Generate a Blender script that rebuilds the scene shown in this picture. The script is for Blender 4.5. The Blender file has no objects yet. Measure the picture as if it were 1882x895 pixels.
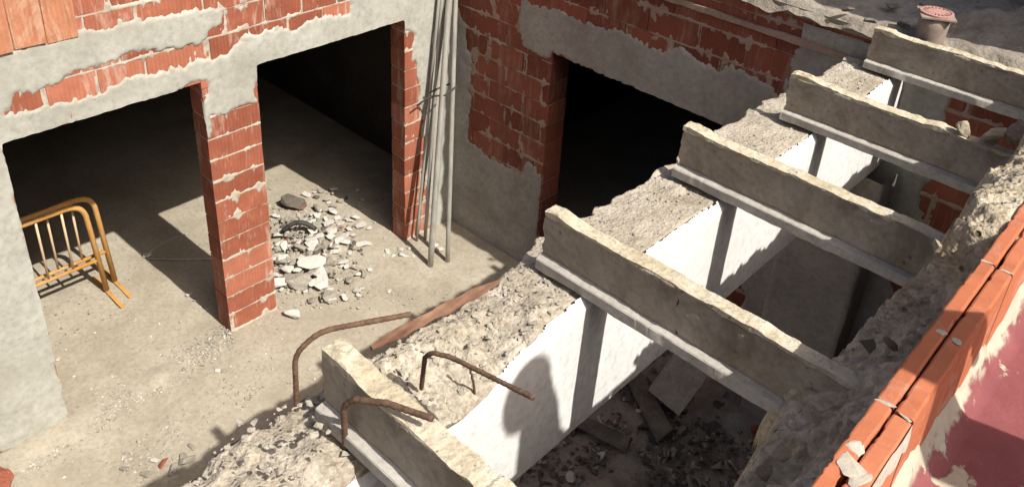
import bpy, bmesh, math, random
import numpy as np
from mathutils import Vector, Matrix

random.seed(7)
RNG = np.random.default_rng(11)
SC = bpy.context.scene
COL = SC.collection
PI = math.pi

# ------------------------------------------------------------------ camera
ZC = 4.325                                            # eye height above the courtyard floor
R = np.array(((0.7343505, 0.67597789, 0.06150801),
              (0.34958573, -0.29898066, -0.88791913),
              (-0.581824, 0.67354618, -0.45586882)))
F, CX, CY = 1589.38, 967.09, 191.97                   # photograph is 1882 x 895

def P(u, v, ax, val):
    """point of the plane axis=val seen at photo pixel u, v (used to measure the place)"""
    d = R.T @ np.array([(u-CX)/F, (v-CY)/F, 1.0])
    if ax == 2: val = val-ZC
    r = d*(val/d[ax]); r[2] += ZC
    return r

cam = bpy.data.cameras.new('camera'); co = bpy.data.objects.new('camera', cam); COL.objects.link(co)
cam.sensor_fit = 'HORIZONTAL'; cam.sensor_width = 36; cam.lens = F/1882*36
cam.shift_x = -(CX-941)/1882; cam.shift_y = (CY-447.5)/1882
cam.clip_start = .02; cam.clip_end = 300
m = Matrix(((R[0][0], -R[1][0], -R[2][0]), (R[0][1], -R[1][1], -R[2][1]), (R[0][2], -R[1][2], -R[2][2]))).to_4x4()
m.translation = (0, 0, ZC); co.matrix_world = m
SC.camera = co

# ------------------------------------------------------------------ light
EL = math.radians(49.2)
TS = Vector((math.cos(EL), .022, math.sin(EL))).normalized()
w = bpy.data.worlds.new('World'); SC.world = w; w.use_nodes = True
nt = w.node_tree; sky = nt.nodes.new('ShaderNodeTexSky'); sky.sky_type = 'NISHITA'; sky.sun_disc = False; sky.air_density = .55; sky.dust_density = 5.
sky.sun_elevation = EL; sky.sun_rotation = math.radians(90)
nt.links.new(sky.outputs[0], nt.nodes['Background'].inputs[0]); nt.nodes['Background'].inputs[1].default_value = .09
sl = bpy.data.lights.new('sun', 'SUN'); sl.energy = 4.3; sl.angle = math.radians(.55); sl.color = (1, .965, .90)
so = bpy.data.objects.new('sun', sl); COL.objects.link(so); so.rotation_euler = TS.to_track_quat('Z', 'Y').to_euler(); so.location = (5, 0, 9)
SC.view_settings.view_transform = 'Standard'; SC.view_settings.look = 'None'
SC.view_settings.exposure = .63; SC.view_settings.gamma = 1; SC.view_settings.use_white_balance = True; SC.view_settings.white_balance_temperature = 6720; SC.view_settings.use_curve_mapping = False

# ------------------------------------------------------------------ numpy noise
def _h(i, j, k, s):
    n = (i.astype(np.int64)*374761393+j.astype(np.int64)*668265263+k.astype(np.int64)*2147483647+s*974711) & 0xffffffff
    n = ((n ^ (n >> 13))*1274126177) & 0xffffffff
    n = ((n ^ (n >> 16))*2246822519) & 0xffffffff
    return ((n ^ (n >> 15)) & 0xffff)/65535.0
def vnoise(x, y, z=0., s=0):
    x, y, z = np.broadcast_arrays(np.asarray(x, float), np.asarray(y, float), np.asarray(z, float))
    i, j, k = np.floor(x), np.floor(y), np.floor(z); fx, fy, fz = x-i, y-j, z-k
    fx, fy, fz = [t*t*(3-2*t) for t in (fx, fy, fz)]
    r = 0
    for a in (0, 1):
        for b in (0, 1):
            for c in (0, 1):
                r = r+_h(i+a, j+b, k+c, s)*(fx if a else 1-fx)*(fy if b else 1-fy)*(fz if c else 1-fz)
    return r*2-1
def fbm(x, y, z=0., s=0, o=4, g=.5):
    r = 0; a = 1
    for q in range(o):
        r = r+a*vnoise(x, y, z, s+q); x, y, z = x*2.03+3.1, y*2.03+1.7, z*2.03+.9; a *= g
    return r
def poly_sd(u, v, poly):
    """signed distance to a polygon, positive inside"""
    p = np.array(poly, float); q = np.roll(p, -1, 0)
    d = np.full(u.shape, 1e9); ins = np.zeros(u.shape, bool)
    for (ax, ay), (bx, by) in zip(p, q):
        ex, ey = bx-ax, by-ay
        t = np.clip(((u-ax)*ex+(v-ay)*ey)/(ex*ex+ey*ey+1e-12), 0, 1)
        d = np.minimum(d, np.hypot(u-ax-t*ex, v-ay-t*ey))
        c = ((ay > v) != (by > v))
        xi = ax+(v-ay)*ex/(ey if abs(ey) > 1e-9 else 1e-9)
        ins ^= c & (u < xi)
    return np.where(ins, d, -d)

# ------------------------------------------------------------------ materials
class NT:
    def __init__(s, name):
        s.m = bpy.data.materials.new(name); s.m.use_nodes = True; s.t = s.m.node_tree; s.n = s.t.nodes
        s.b = s.n['Principled BSDF']; s.tc = s.n.new('ShaderNodeTexCoord'); s.o = s.tc.outputs['Object']
    def lk(s, a, b): s.t.links.new(a, b)
    def noise(s, scale, detail=6, rough=.6, dist=0, vec=None):
        n = s.n.new('ShaderNodeTexNoise'); n.inputs['Scale'].default_value = scale; n.inputs['Detail'].default_value = detail
        n.inputs['Roughness'].default_value = rough; n.inputs['Distortion'].default_value = dist
        s.lk(vec or s.o, n.inputs['Vector']); return n.outputs['Fac']
    def voro(s, scale, feat='F1', vec=None):
        n = s.n.new('ShaderNodeTexVoronoi'); n.inputs['Scale'].default_value = scale; n.feature = feat
        s.lk(vec or s.o, n.inputs['Vector']); return n
    def ramp(s, f, *st):
        r = s.n.new('ShaderNodeValToRGB'); e = r.color_ramp.elements
        while len(e) < len(st): e.new(.5)
        for q, (p, c) in zip(e, st):
            q.position = p; q.color = (c, c, c, 1) if isinstance(c, (int, float)) else (*c, 1)
        s.lk(f, r.inputs[0]); return r.outputs[0]
    def mix(s, f, a, b, mode='MIX'):
        x = s.n.new('ShaderNodeMix'); x.data_type = 'RGBA'; x.blend_type = mode
        for sk, val in ((0, f), (6, a), (7, b)):
            if isinstance(val, (int, float)): x.inputs[sk].default_value = val
            elif isinstance(val, tuple): x.inputs[sk].default_value = (*val, 1)
            else: s.lk(val, x.inputs[sk])
        return x.outputs[2]
    def math(s, op, a, b=0.):
        x = s.n.new('ShaderNodeMath'); x.operation = op
        for k, val in enumerate((a, b)):
            if isinstance(val, (int, float)): x.inputs[k].default_value = val
            else: s.lk(val, x.inputs[k])
        return x.outputs[0]
    def attr(s, name):
        a = s.n.new('ShaderNodeAttribute'); a.attribute_name = name; return a.outputs['Fac']
    def xyz(s):
        x = s.n.new('ShaderNodeSeparateXYZ'); s.lk(s.o, x.inputs[0]); return x.outputs
    def mapping(s, sc):
        n = s.n.new('ShaderNodeMapping'); n.inputs['Scale'].default_value = sc; s.lk(s.o, n.inputs[0]); return n.outputs[0]
    def fin(s, colr, rough=.9, bump=None, strength=.5, dist=.01, spec=.25, metal=0):
        if isinstance(colr, tuple): s.b.inputs['Base Color'].default_value = (*colr, 1)
        else: s.lk(colr, s.b.inputs['Base Color'])
        s.b.inputs['Roughness'].default_value = rough; s.b.inputs['Specular IOR Level'].default_value = spec
        s.b.inputs['Metallic'].default_value = metal
        if bump is not None:
            bn = s.n.new('ShaderNodeBump'); bn.inputs['Strength'].default_value = strength; bn.inputs['Distance'].default_value = dist
            s.lk(bump, bn.inputs['Height']); s.lk(bn.outputs[0], s.b.inputs['Normal'])
        return s.m

def concrete(name, lo, mid, hi, sc=3., pits=.5, bump=.5, dist=.01, fine=60., stain=None, stainamt=.5, agg=0, aggy=0., aggm=.12):
    t = NT(name)
    big = t.noise(sc, 5, .62, .4); c = t.ramp(big, (.28, lo), (.5, mid), (.74, hi))
    fn = t.noise(fine, 3, .7); c = t.mix(.55, c, t.ramp(fn, (.25, .42), (.5, .78), (.78, 1.05)), 'MULTIPLY')
    if stain:
        st = t.ramp(t.noise(sc*.7, 5, .7, 1.2), (.5, 0.), (.66, 1.)); c = t.mix(t.math('MULTIPLY', st, stainamt), c, stain)
    v = t.voro(fine*.55); pit = t.ramp(v.outputs['Distance'], (.06, 0.), (.2, 1.))
    pm = t.ramp(t.noise(fine*.14, 2), (.5, 0.), (.62, 1.))
    pf = t.math('MULTIPLY', t.math('SUBTRACT', 1., pit), t.math('MULTIPLY', pm, pits))
    c = t.mix(pf, c, tuple(.35*x for x in lo))
    hgt = t.math('ADD', t.math('MULTIPLY', fn, .6), t.math('ADD', t.math('MULTIPLY', t.noise(fine*.3, 3, .65), .9), t.math('MULTIPLY', pf, -1.2)))
    if agg:
        va = t.voro(agg, 'F1'); ac = t.ramp(va.outputs['Color'], (.1, .55), (.5, .95), (.9, 1.45)); yy = t.math('ADD', t.math('MULTIPLY', t.xyz()[1], -1.), aggy); am = t.ramp(yy, (.0, aggm), (.35, .5)); c = t.mix(am, c, ac, 'MULTIPLY')
        hgt = t.math('ADD', hgt, t.math('MULTIPLY', t.ramp(va.outputs['Distance'], (.0, 1.), (.5, 0.)), .3))
    return t.fin(c, .95, hgt, bump, dist, .12)

def brick_mat(name, dark, base, light, smear, amt):
    t = NT(name)
    tint = t.attr('tint'); c = t.ramp(tint, (0., dark), (.5, base), (1., light))
    c = t.mix(.5, c, t.ramp(t.noise(9, 5, .65), (.25, .45), (.7, 1.1)), 'MULTIPLY')
    x = t.xyz(); uu = t.math('ADD', x[0], x[1])
    wv = t.math('SINE', t.math('MULTIPLY', uu, 2*PI/.024))
    wv = t.math('MULTIPLY', wv, t.ramp(t.noise(2.2, 2), (.35, .3), (.6, 1.)))
    c = t.mix(.35, c, t.ramp(t.math('ADD', t.math('MULTIPLY', wv, .5), .5), (.0, .72), (1., 1.12)), 'MULTIPLY')
    g1 = t.noise(5., 5, .72, .8, t.mapping((1, 1, .25))); g2 = t.noise(26, 4, .7, .5, t.mapping((1, 1, .16)))
    s1 = t.ramp(t.math('ADD', t.math('MULTIPLY', g1, .62), t.math('MULTIPLY', g2, .38)), (.52, 0.), (.63, 1.))
    c = t.mix(t.math('MULTIPLY', s1, amt), c, smear)
    h = t.math('ADD', t.math('MULTIPLY', wv, .16), t.math('ADD', t.noise(45, 3, .7), t.math('MULTIPLY', s1, .7)))
    return t.fin(c, .82, h, .5, .004, .2)

M = {}
M['floor'] = concrete('dusty_concrete', (.30, .265, .205), (.385, .345, .272), (.45, .41, .335), 1.7, .4, .6, .008, 34, (.255, .215, .16), .5)
M['plaster'] = concrete('cement_plaster', (.33, .325, .28), (.40, .395, .345), (.47, .465, .415), 2.6, .2, .45, .006, 26, (.30, .29, .245), .5)
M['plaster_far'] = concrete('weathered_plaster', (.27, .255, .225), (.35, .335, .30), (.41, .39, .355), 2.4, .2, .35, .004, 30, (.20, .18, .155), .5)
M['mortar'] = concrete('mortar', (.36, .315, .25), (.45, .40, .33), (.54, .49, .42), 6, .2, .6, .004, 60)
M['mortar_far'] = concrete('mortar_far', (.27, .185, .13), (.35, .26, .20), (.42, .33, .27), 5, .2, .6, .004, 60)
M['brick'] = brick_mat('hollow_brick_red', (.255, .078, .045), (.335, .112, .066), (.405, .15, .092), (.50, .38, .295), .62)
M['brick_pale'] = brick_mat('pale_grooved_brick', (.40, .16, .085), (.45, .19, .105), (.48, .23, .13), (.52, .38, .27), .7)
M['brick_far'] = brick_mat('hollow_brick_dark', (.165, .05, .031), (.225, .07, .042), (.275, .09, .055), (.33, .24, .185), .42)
M['white'] = concrete('white_paint_coat', (.66, .66, .65), (.735, .735, .73), (.78, .78, .775), 3, .12, .35, .005, 30, (.60, .585, .55), .5)
M['beam'] = concrete('broken_concrete', (.28, .24, .185), (.39, .345, .275), (.50, .455, .38), 5, .9, .8, .012, 62, (.47, .43, .36), .45, 70)
M['joist'] = concrete('precast_concrete', (.25, .215, .165), (.36, .315, .25), (.46, .415, .345), 4.5, .6, .7, .008, 48, (.16, .13, .095), .7)
M['flange'] = concrete('precast_flange', (.36, .335, .295), (.43, .405, .36), (.50, .475, .43), 5, .25, .3, .004, 60)
M['crust'] = concrete('mortar_crust', (.36, .30, .20), (.49, .425, .31), (.60, .555, .46), 9, .8, .7, .010, 70, (.60, .56, .48), .5)
M['rough'] = concrete('rough_mortar', (.31, .25, .17), (.45, .38, .275), (.58, .52, .41), 7, 1., 1., .014, 42, (.55, .51, .43), .4, 60, 2., .3)
M['slab'] = concrete('old_slab', (.23, .20, .16), (.32, .285, .235), (.40, .365, .31), 5, .8, .9, .014, 40, (.15, .13, .105), .6)
M['dark_wall'] = concrete('shade_dark_wall', (.035, .03, .026), (.05, .044, .038), (.07, .06, .05), 2, .1, .2, .004, 20)  # near-black base colour stands in for the shade of unlit interiors
M['chunk_white'] = concrete('chunk_white', (.48, .45, .40), (.58, .55, .50), (.66, .63, .59), 9, .2, .6, .006, 50)
M['chunk_grey'] = concrete('chunk_grey', (.28, .25, .205), (.36, .33, .275), (.45, .415, .355), 9, .4, .8, .008, 50)
M['chunk_dark'] = concrete('chunk_dark', (.09, .075, .06), (.14, .122, .10), (.20, .178, .148), 9, .4, .8, .008, 50)
M['chunk_brick'] = concrete('chunk_brick', (.20, .065, .04), (.28, .09, .055), (.34, .14, .09), 9, .3, .6, .006, 50)
def simple(name, a, b, sc=12, rough=.5, metal=0., bump=.2, spec=.4, streak=(1, 1, 1)):
    t = NT(name); n = t.noise(sc, 7, .65, .3, t.mapping(streak)); c = t.ramp(n, (.32, a), (.68, b))
    return t.fin(c, rough, t.noise(sc*5, 4), bump, .002, spec, metal)
M['rust'] = simple('rusty_steel', (.075, .043, .028), (.165, .10, .065), 40, .85, .1, .6, .3)
M['wood'] = simple('weathered_wood', (.09, .042, .026), (.30, .17, .11), 18, .85, 0, .6, .2, (1, .25, 1))
M['galv'] = simple('galvanised_tube', (.30, .285, .25), (.47, .455, .41), 14, .5, .35, .2, .5, (1, 1, .2))
def scuffed():
    t = NT('scuffed_yellow_paint'); c = t.ramp(t.noise(8, 5), (.3, (.42, .20, .045)), (.7, (.55, .29, .075)))
    a = t.ramp(t.noise(38, 6, .7), (.60, 0.), (.66, 1.)); c = t.mix(t.math('MULTIPLY', a, .8), c, (.12, .065, .035))
    d = t.ramp(t.noise(5, 6, .7), (.45, 0.), (.75, 1.)); c = t.mix(t.math('MULTIPLY', d, .55), c, (.42, .34, .24))
    return t.fin(c, .55, t.noise(60, 3), .2, .002, .4)
M['yellow'] = scuffed()
M['bar'] = simple('barrier_bar_paint', (.50, .36, .22), (.58, .44, .30), 12, .5, 0, .15, .5)
M['wire'] = simple('dark_wire', (.03, .025, .02), (.07, .06, .05), 30, .7)
M['string'] = simple('pale_string', (.3, .29, .26), (.42, .4, .36), 30, .8)
M['rubber'] = simple('black_rubber', (.018, .017, .016), (.05, .047, .042), 20, .7)
M['plastic_pink'] = simple('faded_plastic', (.33, .165, .14), (.46, .27, .235), 20, .6)
M['plastic_grey'] = simple('grey_plastic', (.20, .15, .125), (.29, .235, .20), 14, .6)
M['black'] = simple('slot_shade', (.012, .01, .01), (.02, .018, .016), 10, .9)  # black that stands in for the shade inside the drain slots
M['skin'] = simple('skin', (.42, .24, .17), (.48, .28, .2), 8, .6)
M['cloth'] = simple('work_clothes', (.06, .075, .11), (.09, .11, .15), 10, .9)
M['hair'] = simple('hair', (.02, .014, .01), (.035, .025, .018), 30, .7)
def tile_mat():
    t = NT('orange_hollow_tile')
    c = t.ramp(t.attr('tint'), (0., (.37, .115, .055)), (1., (.46, .16, .082)))
    c = t.mix(.5, c, t.ramp(t.noise(14, 8, .68), (.3, .72), (.7, 1.08)), 'MULTIPLY')
    du = t.ramp(t.noise(9, 9, .75, .8), (.52, 0.), (.70, 1.)); c = t.mix(t.math('MULTIPLY', du, .5), c, (.50, .36, .28))
    return t.fin(c, .8, t.math('ADD', t.noise(60, 5, .7), t.math('MULTIPLY', du, .6)), .4, .003, .2)
M['tile'] = tile_mat()
def terrace_mat():
    t = NT('red_floor_paint')
    x = t.xyz()
    e = t.math('ADD', x[0], t.math('MULTIPLY', t.math('SUBTRACT', t.noise(16, 7, .62, .6), .5), .07))
    k = t.ramp(t.math('ADD', e, .62), (.440, 0.), (.450, 1.))          # mortar skirt, then worn red paint
    red = t.ramp(t.noise(6, 7, .6), (.3, (.16, .045, .05)), (.7, (.235, .075, .077)))
    spl = t.ramp(t.noise(22, 8, .7, .2), (.62, 0.), (.70, 1.)); red = t.mix(t.math('MULTIPLY', spl, .7), red, (.50, .36, .33))
    mo = t.ramp(t.noise(14, 8, .7), (.3, (.33, .285, .215)), (.7, (.47, .42, .335)))
    k = t.math('MULTIPLY', k, t.ramp(t.noise(8.5, 9, .6, .3), (.36, 0.), (.39, 1.)))
    return t.fin(t.mix(k, mo, red), .75, t.math('ADD', t.noise(50, 6, .7), t.math('MULTIPLY', k, -.6)), .6, .006, .3)
M['terrace'] = terrace_mat()

# ------------------------------------------------------------------ mesh helpers
class MB:
    def __init__(s): s.v = []; s.f = []; s.t = []; s.n = 0
    def add(s, v, f, tint=None):
        v = np.asarray(v, float); s.v.append(v); s.f += [[i+s.n for i in q] for q in f]; s.n += len(v)
        s.t += [tint if tint is not None else .5]*len(f)
    def box(s, x0, x1, y0, y1, z0, z1, tint=None, jit=0., mapf=None):
        v = np.array([(x, y, z) for x in (x0, x1) for y in (y0, y1) for z in (z0, z1)], float)
        if jit: v += RNG.normal(0, jit, v.shape)
        if mapf: v = mapf(v)
        s.add(v, [(0, 1, 3, 2), (4, 6, 7, 5), (0, 4, 5, 1), (2, 3, 7, 6), (0, 2, 6, 4), (1, 5, 7, 3)], tint)
    def tube(s, pts, r, n=12, cap=True):
        pts = [Vector(p) for p in pts]; rr = r if hasattr(r, '__len__') else [r]*len(pts)
        rings = []; up = None
        for i, p in enumerate(pts):
            d = (pts[min(i+1, len(pts)-1)]-pts[max(i-1, 0)]).normalized()
            if up is None: up = d.orthogonal().normalized()
            up = (up-d*up.dot(d)).normalized(); sd = d.cross(up)
            rings += [p+(up*math.cos(a)+sd*math.sin(a))*rr[i] for a in [2*PI*k/n for k in range(n)]]
        fs = [(i*n+k, i*n+(k+1) % n, (i+1)*n+(k+1) % n, (i+1)*n+k) for i in range(len(pts)-1) for k in range(n)]
        if cap: fs += [tuple(range(n))[::-1], tuple((len(pts)-1)*n+k for k in range(n))]
        s.add([tuple(q) for q in rings], fs)
    def grid(s, V, keep=None, flip=False, closed=False):
        """V: array (a, b, 3)"""
        a, b = V.shape[:2]
        I = np.arange(a*b).reshape(a, b)
        if closed: I = np.concatenate([I, I[:, :1]], 1)
        q = np.stack([I[:-1, :-1], I[1:, :-1], I[1:, 1:], I[:-1, 1:]], -1)
        if flip: q = q[..., ::-1]
        if keep is not None: q = q[keep]
        s.add(V.reshape(-1, 3), q.reshape(-1, 4).tolist())
    def build(s, name, mat, parent=None, smooth=False, loc=None):
        v = np.concatenate(s.v)
        org = np.array(parent.matrix_basis.translation if parent is not None and loc is None else (loc or (0, 0, 0)))
        if parent is not None and parent.parent is not None: org = org+np.array(parent.parent.matrix_basis.translation)
        v = v-org
        used = np.zeros(len(v), bool); used[[i for q in s.f for i in q]] = True
        new = np.cumsum(used)-1
        me = bpy.data.meshes.new(name); me.from_pydata(v[used].tolist(), [], [[int(new[i]) for i in q] for q in s.f])
        a = me.attributes.new('tint', 'FLOAT', 'FACE'); a.data.foreach_set('value', np.array(s.t, dtype=np.float32))
        me.polygons.foreach_set('use_smooth', np.full(len(s.f), smooth)); me.materials.append(mat); me.update()
        o = bpy.data.objects.new(name, me); COL.objects.link(o)
        if parent is not None: o.parent = parent
        elif loc: o.location = loc
        return o

def tag(o, label=None, cat=None, group=None, kind=None):
    if label: o['label'] = label
    if cat: o['category'] = cat
    if group: o['group'] = group
    if kind: o['kind'] = kind
    return o
def thing(name, loc, label, cat, group=None):
    o = bpy.data.objects.new(name, None); COL.objects.link(o); o.location = loc; o.empty_display_size = .1
    return tag(o, label, cat, group)
def arc(c, a, b, t0, t1, n=8):
    c, a, b = Vector(c), Vector(a), Vector(b)
    return [c+a*math.cos(t0+(t1-t0)*k/n)+b*math.sin(t0+(t1-t0)*k/n) for k in range(n+1)]
def fillet(pts, r, n=7):
    pts = [Vector(p) for p in pts]; out = [pts[0]]
    for a, b, c in zip(pts, pts[1:], pts[2:]):
        d0 = (a-b); d1 = (c-b); q = min(r, d0.length*.48, d1.length*.48)
        p0, p1 = b+d0.normalized()*q, b+d1.normalized()*q
        out += [p0*(1-t)**2+b*2*t*(1-t)+p1*t*t for t in [k/n for k in range(n+1)]]
    return out+[pts[-1]]
def rag(pts, amp, seed, step=.02, n=None):
    """resample a path and wobble it a little (bent steel, wood)"""
    return [p+Vector((vnoise(i*.35, seed, 0, 3), vnoise(i*.35, seed, 5, 4), vnoise(i*.35, seed, 9, 5)))*amp for i, p in enumerate(pts)]

# ------------------------------------------------------------------ brickwork
def rect_minus(rc, ops):
    out = [rc]
    for a0, a1, b0, b1 in ops:
        nx = []
        for u0, u1, v0, v1 in out:
            if u1 <= a0 or u0 >= a1 or v1 <= b0 or v0 >= b1: nx.append((u0, u1, v0, v1)); continue
            if v1 > b1: nx.append((u0, u1, b1, v1)); v1 = b1
            if v0 < b0: nx.append((u0, u1, v0, b0)); v0 = b0
            if u0 < a0: nx.append((u0, a0, v0, v1))
            if u1 > a1: nx.append((a1, u1, v0, v1))
        out = nx
    return [q for q in out if q[1]-q[0] > .02 and q[3]-q[2] > .015]
def brickwork(u0, u1, v0, v1, ops, mapf, thick, mat, mmat, parent, course=.158, length=.33, joint=.009, seed=0, u_off=0.):
    rr = random.Random(seed); B = MB()
    i = 0; z = v0
    while z < v1-.02:
        x = u0-length*(.5 if i % 2 else 0)-u_off+rr.uniform(-.02, .02)
        while x < u1:
            rc = (max(x+joint/2, u0), min(x+length-joint/2, u1), z+joint/2+rr.uniform(-.002, .002), min(z+course-joint/2+rr.uniform(-.002, .002), v1))
            if rc[0]-u0 < .07: rc = (u0, *rc[1:])
            if u1-rc[1] < .07: rc = (rc[0], u1, *rc[2:])
            if rc[1]-rc[0] > .03 and x < u1-.07:
                for q in rect_minus(rc, ops):
                    o = rr.uniform(-.003, .003); B.box(q[0], q[1], q[2], q[3], -thick-.001*rr.random(), o, tint=rr.random(), jit=.0012, mapf=mapf)
            x += length
        z += course; i += 1
    B.build('brickwork', mat, parent)
    C = MB()                                            # mortar core, set back from brick faces and reveals
    for q in rect_minus((u0+.004, u1-.004, v0, v1-.004), [(a-.004, b+.004, c-.004, d+.004) for a, b, c, d in ops]):
        C.box(q[0], q[1], q[2], q[3], -thick+.006, -.006, mapf=mapf)
    C.build('mortar_core', mmat, parent)
    st = .009                                           # squeezed-out mortar: uneven ridges along the joints
    U, V = np.meshgrid(np.arange(u0, u1, st), np.arange(v0, v1, st), indexing='ij')
    row = np.floor((V-v0)/course); fv = (V-v0)-row*course; dv = np.minimum(fv, course-fv)
    fu = np.mod(U-u0+np.where(row % 2 == 1, length*.5, 0)+u_off, length); du = np.minimum(fu, length-fu)
    dj = np.minimum(dv, du+.004)
    n = fbm(U*9, V*9, 0, seed, 3); n2 = fbm(U*40, V*40, 0, seed+9, 3)
    drip = np.clip(fbm(U*34, V*3, 0, seed+5, 2)-.15, 0, 1)*.05
    H = -.0025+.009*(n*.5+.35)-np.maximum(dj-.005-.005*n-drip, 0)*1.1+.0025*n2
    H = np.clip(H, -.012, .006)
    keep = np.maximum.reduce([H[:-1, :-1], H[1:, :-1], H[1:, 1:], H[:-1, 1:]]) > -.0045
    cu, cv = (U[:-1, :-1]+st/2), (V[:-1, :-1]+st/2)
    for a, b, c, d in ops: keep &= ~((cu > a-.006) & (cu < b+.006) & (cv > c-.02) & (cv < d+.006))
    G = MB(); G.grid(mapf(np.stack([U, V, H], -1)), keep); G.build('mortar_joints', mmat, parent, True)

def plaster(u0, u1, v0, v1, ops, mapf, polys, mat, parent, seed, st=.012, amp=.035, thick=.009, fray=.016, name='plaster_coat', wob=.004, skirt=None):
    U, V = np.meshgrid(np.arange(u0, u1, st), np.arange(v0, v1, st), indexing='ij')
    d = np.full(U.shape, -9.)
    for p in polys: d = np.maximum(d, poly_sd(U, V, p))
    n = fbm(U*6, V*8, 0, seed, 6, .62); n2 = fbm(U*42, V*10, 0, seed+3, 3)
    dd = d+amp*n*.7+fray*np.clip(n2, -1, 1)
    H = np.clip(dd*.9, -.016, thick)+np.clip(dd*9+.5, 0, 1)*(wob*fbm(U*3, V*3, 0, seed+7, 4)+.0012*n2)
    off = 0. if skirt is None else skirt; H = H+off
    for a, b, c, dz in ops:
        e = np.abs(fbm(U*12, V*12, 0, seed+2, 3))*.010
        U_, V0 = U, V; inv = (V0 > c) & (V0 <= dz-st*1.01); q = st*1.01
        ins = (U_ > a+q) & (U_ < b-q) & inv
        V = np.where((U_ > a+q) & (U_ < b-q) & (V0 <= dz) & (V0 > dz-q), dz+.6*e-.004, V)
        U = np.where(inv & (U_ > a) & (U_ <= a+q), a+.003-.5*e, np.where(inv & (U_ < b) & (U_ >= b-q), b-.003+.3*e, U))
        H = np.where(ins, -9, H)
    keep = np.minimum.reduce([H[:-1, :-1], H[1:, :-1], H[1:, 1:], H[:-1, 1:]]) > -5
    keep &= np.maximum.reduce([H[:-1, :-1], H[1:, :-1], H[1:, 1:], H[:-1, 1:]]) > off-.011
    G = MB(); G.grid(mapf(np.stack([U, V, H], -1)), keep); return G.build(name, mat, parent, True)

# ------------------------------------------------------------------ rocks
def hull(seed, flat=1., n=13, ref=True):
    rr = random.Random(seed); bm = bmesh.new()
    for k in range(n):
        p = Vector((rr.gauss(0, 1), rr.gauss(0, 1), rr.gauss(0, 1))).normalized()*rr.uniform(.75, 1.)
        p = Vector((max(-.72, min(.72, p.x)), max(-.6, min(.6, p.y*.85)), max(-.5, min(.5, p.z*.7))*flat)); bm.verts.new(p)
    r = bmesh.ops.convex_hull(bm, input=bm.verts)
    bmesh.ops.delete(bm, geom=list({g for g in r['geom_interior']+r['geom_unused'] if isinstance(g, bmesh.types.BMVert)}), context='VERTS')
    if ref:
        bmesh.ops.bevel(bm, geom=bm.edges[:], offset=.05, segments=1, affect='EDGES', clamp_overlap=True)
        bmesh.ops.triangulate(bm, faces=bm.faces[:])
        bmesh.ops.subdivide_edges(bm, edges=[e for e in bm.edges if e.calc_length() > .3], cuts=2, use_grid_fill=True)
        for v in bm.verts:
            c = v.co; q = .05*fbm(np.array(c.x*4+seed), np.array(c.y*4), np.array(c.z*4), seed % 50, 3); v.co += c.normalized()*float(q)*min(1, flat*1.5)
    bm.normal_update(); bm.verts.index_update()
    vs = np.array([v.co[:] for v in bm.verts]); fs = [[v.index for v in f.verts] for f in bm.faces]; bm.free(); return vs, fs
def rock_mesh(name, seed, mat, flat=1.):
    v, f = hull(seed, flat); me = bpy.data.meshes.new(name); me.from_pydata(v.tolist(), [], f); me.materials.append(mat); me.update(); return me
def put(me, name, loc, size, rot, label, cat, group=None):
    o = bpy.data.objects.new(name, me); COL.objects.link(o); o.location = loc; o.rotation_euler = rot
    o.scale = size if hasattr(size, '__len__') else (size,)*3
    return tag(o, label, cat, group)
SMALL = [hull(900+k, random.uniform(.5, 1), 9, False) for k in range(10)]
def gravel(name, pts, sizes, mat, label, cat, seed):
    """uncountable small debris as one object"""
    rr = random.Random(seed); B = MB()
    for p, s in zip(pts, sizes):
        v, f = rr.choice(SMALL); a = Matrix.Rotation(rr.uniform(0, 6.3), 3, 'Z') @ Matrix.Rotation(rr.uniform(-.5, .5), 3, 'X')
        B.add(np.array(p)+(v*s) @ np.array(a).T, f)
    return tag(B.build(name, mat), label, cat, kind='stuff')

XL, YR = -4.5, 4.295
mapL = lambda a: np.stack([XL+a[..., 2], a[..., 0], a[..., 1]], -1)            # u=y, v=z, w=out of wall (+x)
mapR = lambda a: np.stack([a[..., 0], YR-a[..., 2], a[..., 1]], -1)            # u=x, v=z, w=out (-y)
pl = lambda pts: [(float(P(u, v, 0, XL)[1]), float(P(u, v, 0, XL)[2])) for u, v in pts]
pr = lambda pts: [(float(P(u, v, 1, YR)[0]), float(P(u, v, 1, YR)[2])) for u, v in pts]

# ------------------------------------------------------------------ ground
U, V = np.meshgrid(np.arange(-7., .0, .035), np.arange(-.6, 5.2, .035), indexing='ij')
H = .012*fbm(U*1.3, V*1.3, 0, 3, 5)+.004*fbm(U*9, V*9, 0, 8, 3)
H += .02*np.exp(-((U+4.42)/.1)**2)*(np.clip(fbm(U*3, V*3, 0, 5, 3)+.3, 0, 1))*(V < 2.2)   # dirt swept along the threshold
edge = np.minimum.reduce([U+7, -.035-U, V+.6, 5.165-V]); H *= np.clip(edge/.3, 0, 1)
G = MB(); G.grid(np.stack([U, V, H], -1))
x1, y1 = U.max(), V.max()
for a in ((-60, -7, -60, 60), (x1, 60, -60, 60), (-7, x1, -60, -.6), (-7, x1, y1, 60)):
    G.add([(a[0], a[2], 0), (a[1], a[2], 0), (a[1], a[3], 0), (a[0], a[3], 0)], [(0, 1, 2, 3)])
tag(G.build('ground', M['floor'], smooth=True), 'dusty pale concrete floor of the courtyard', None, kind='structure')

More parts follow.
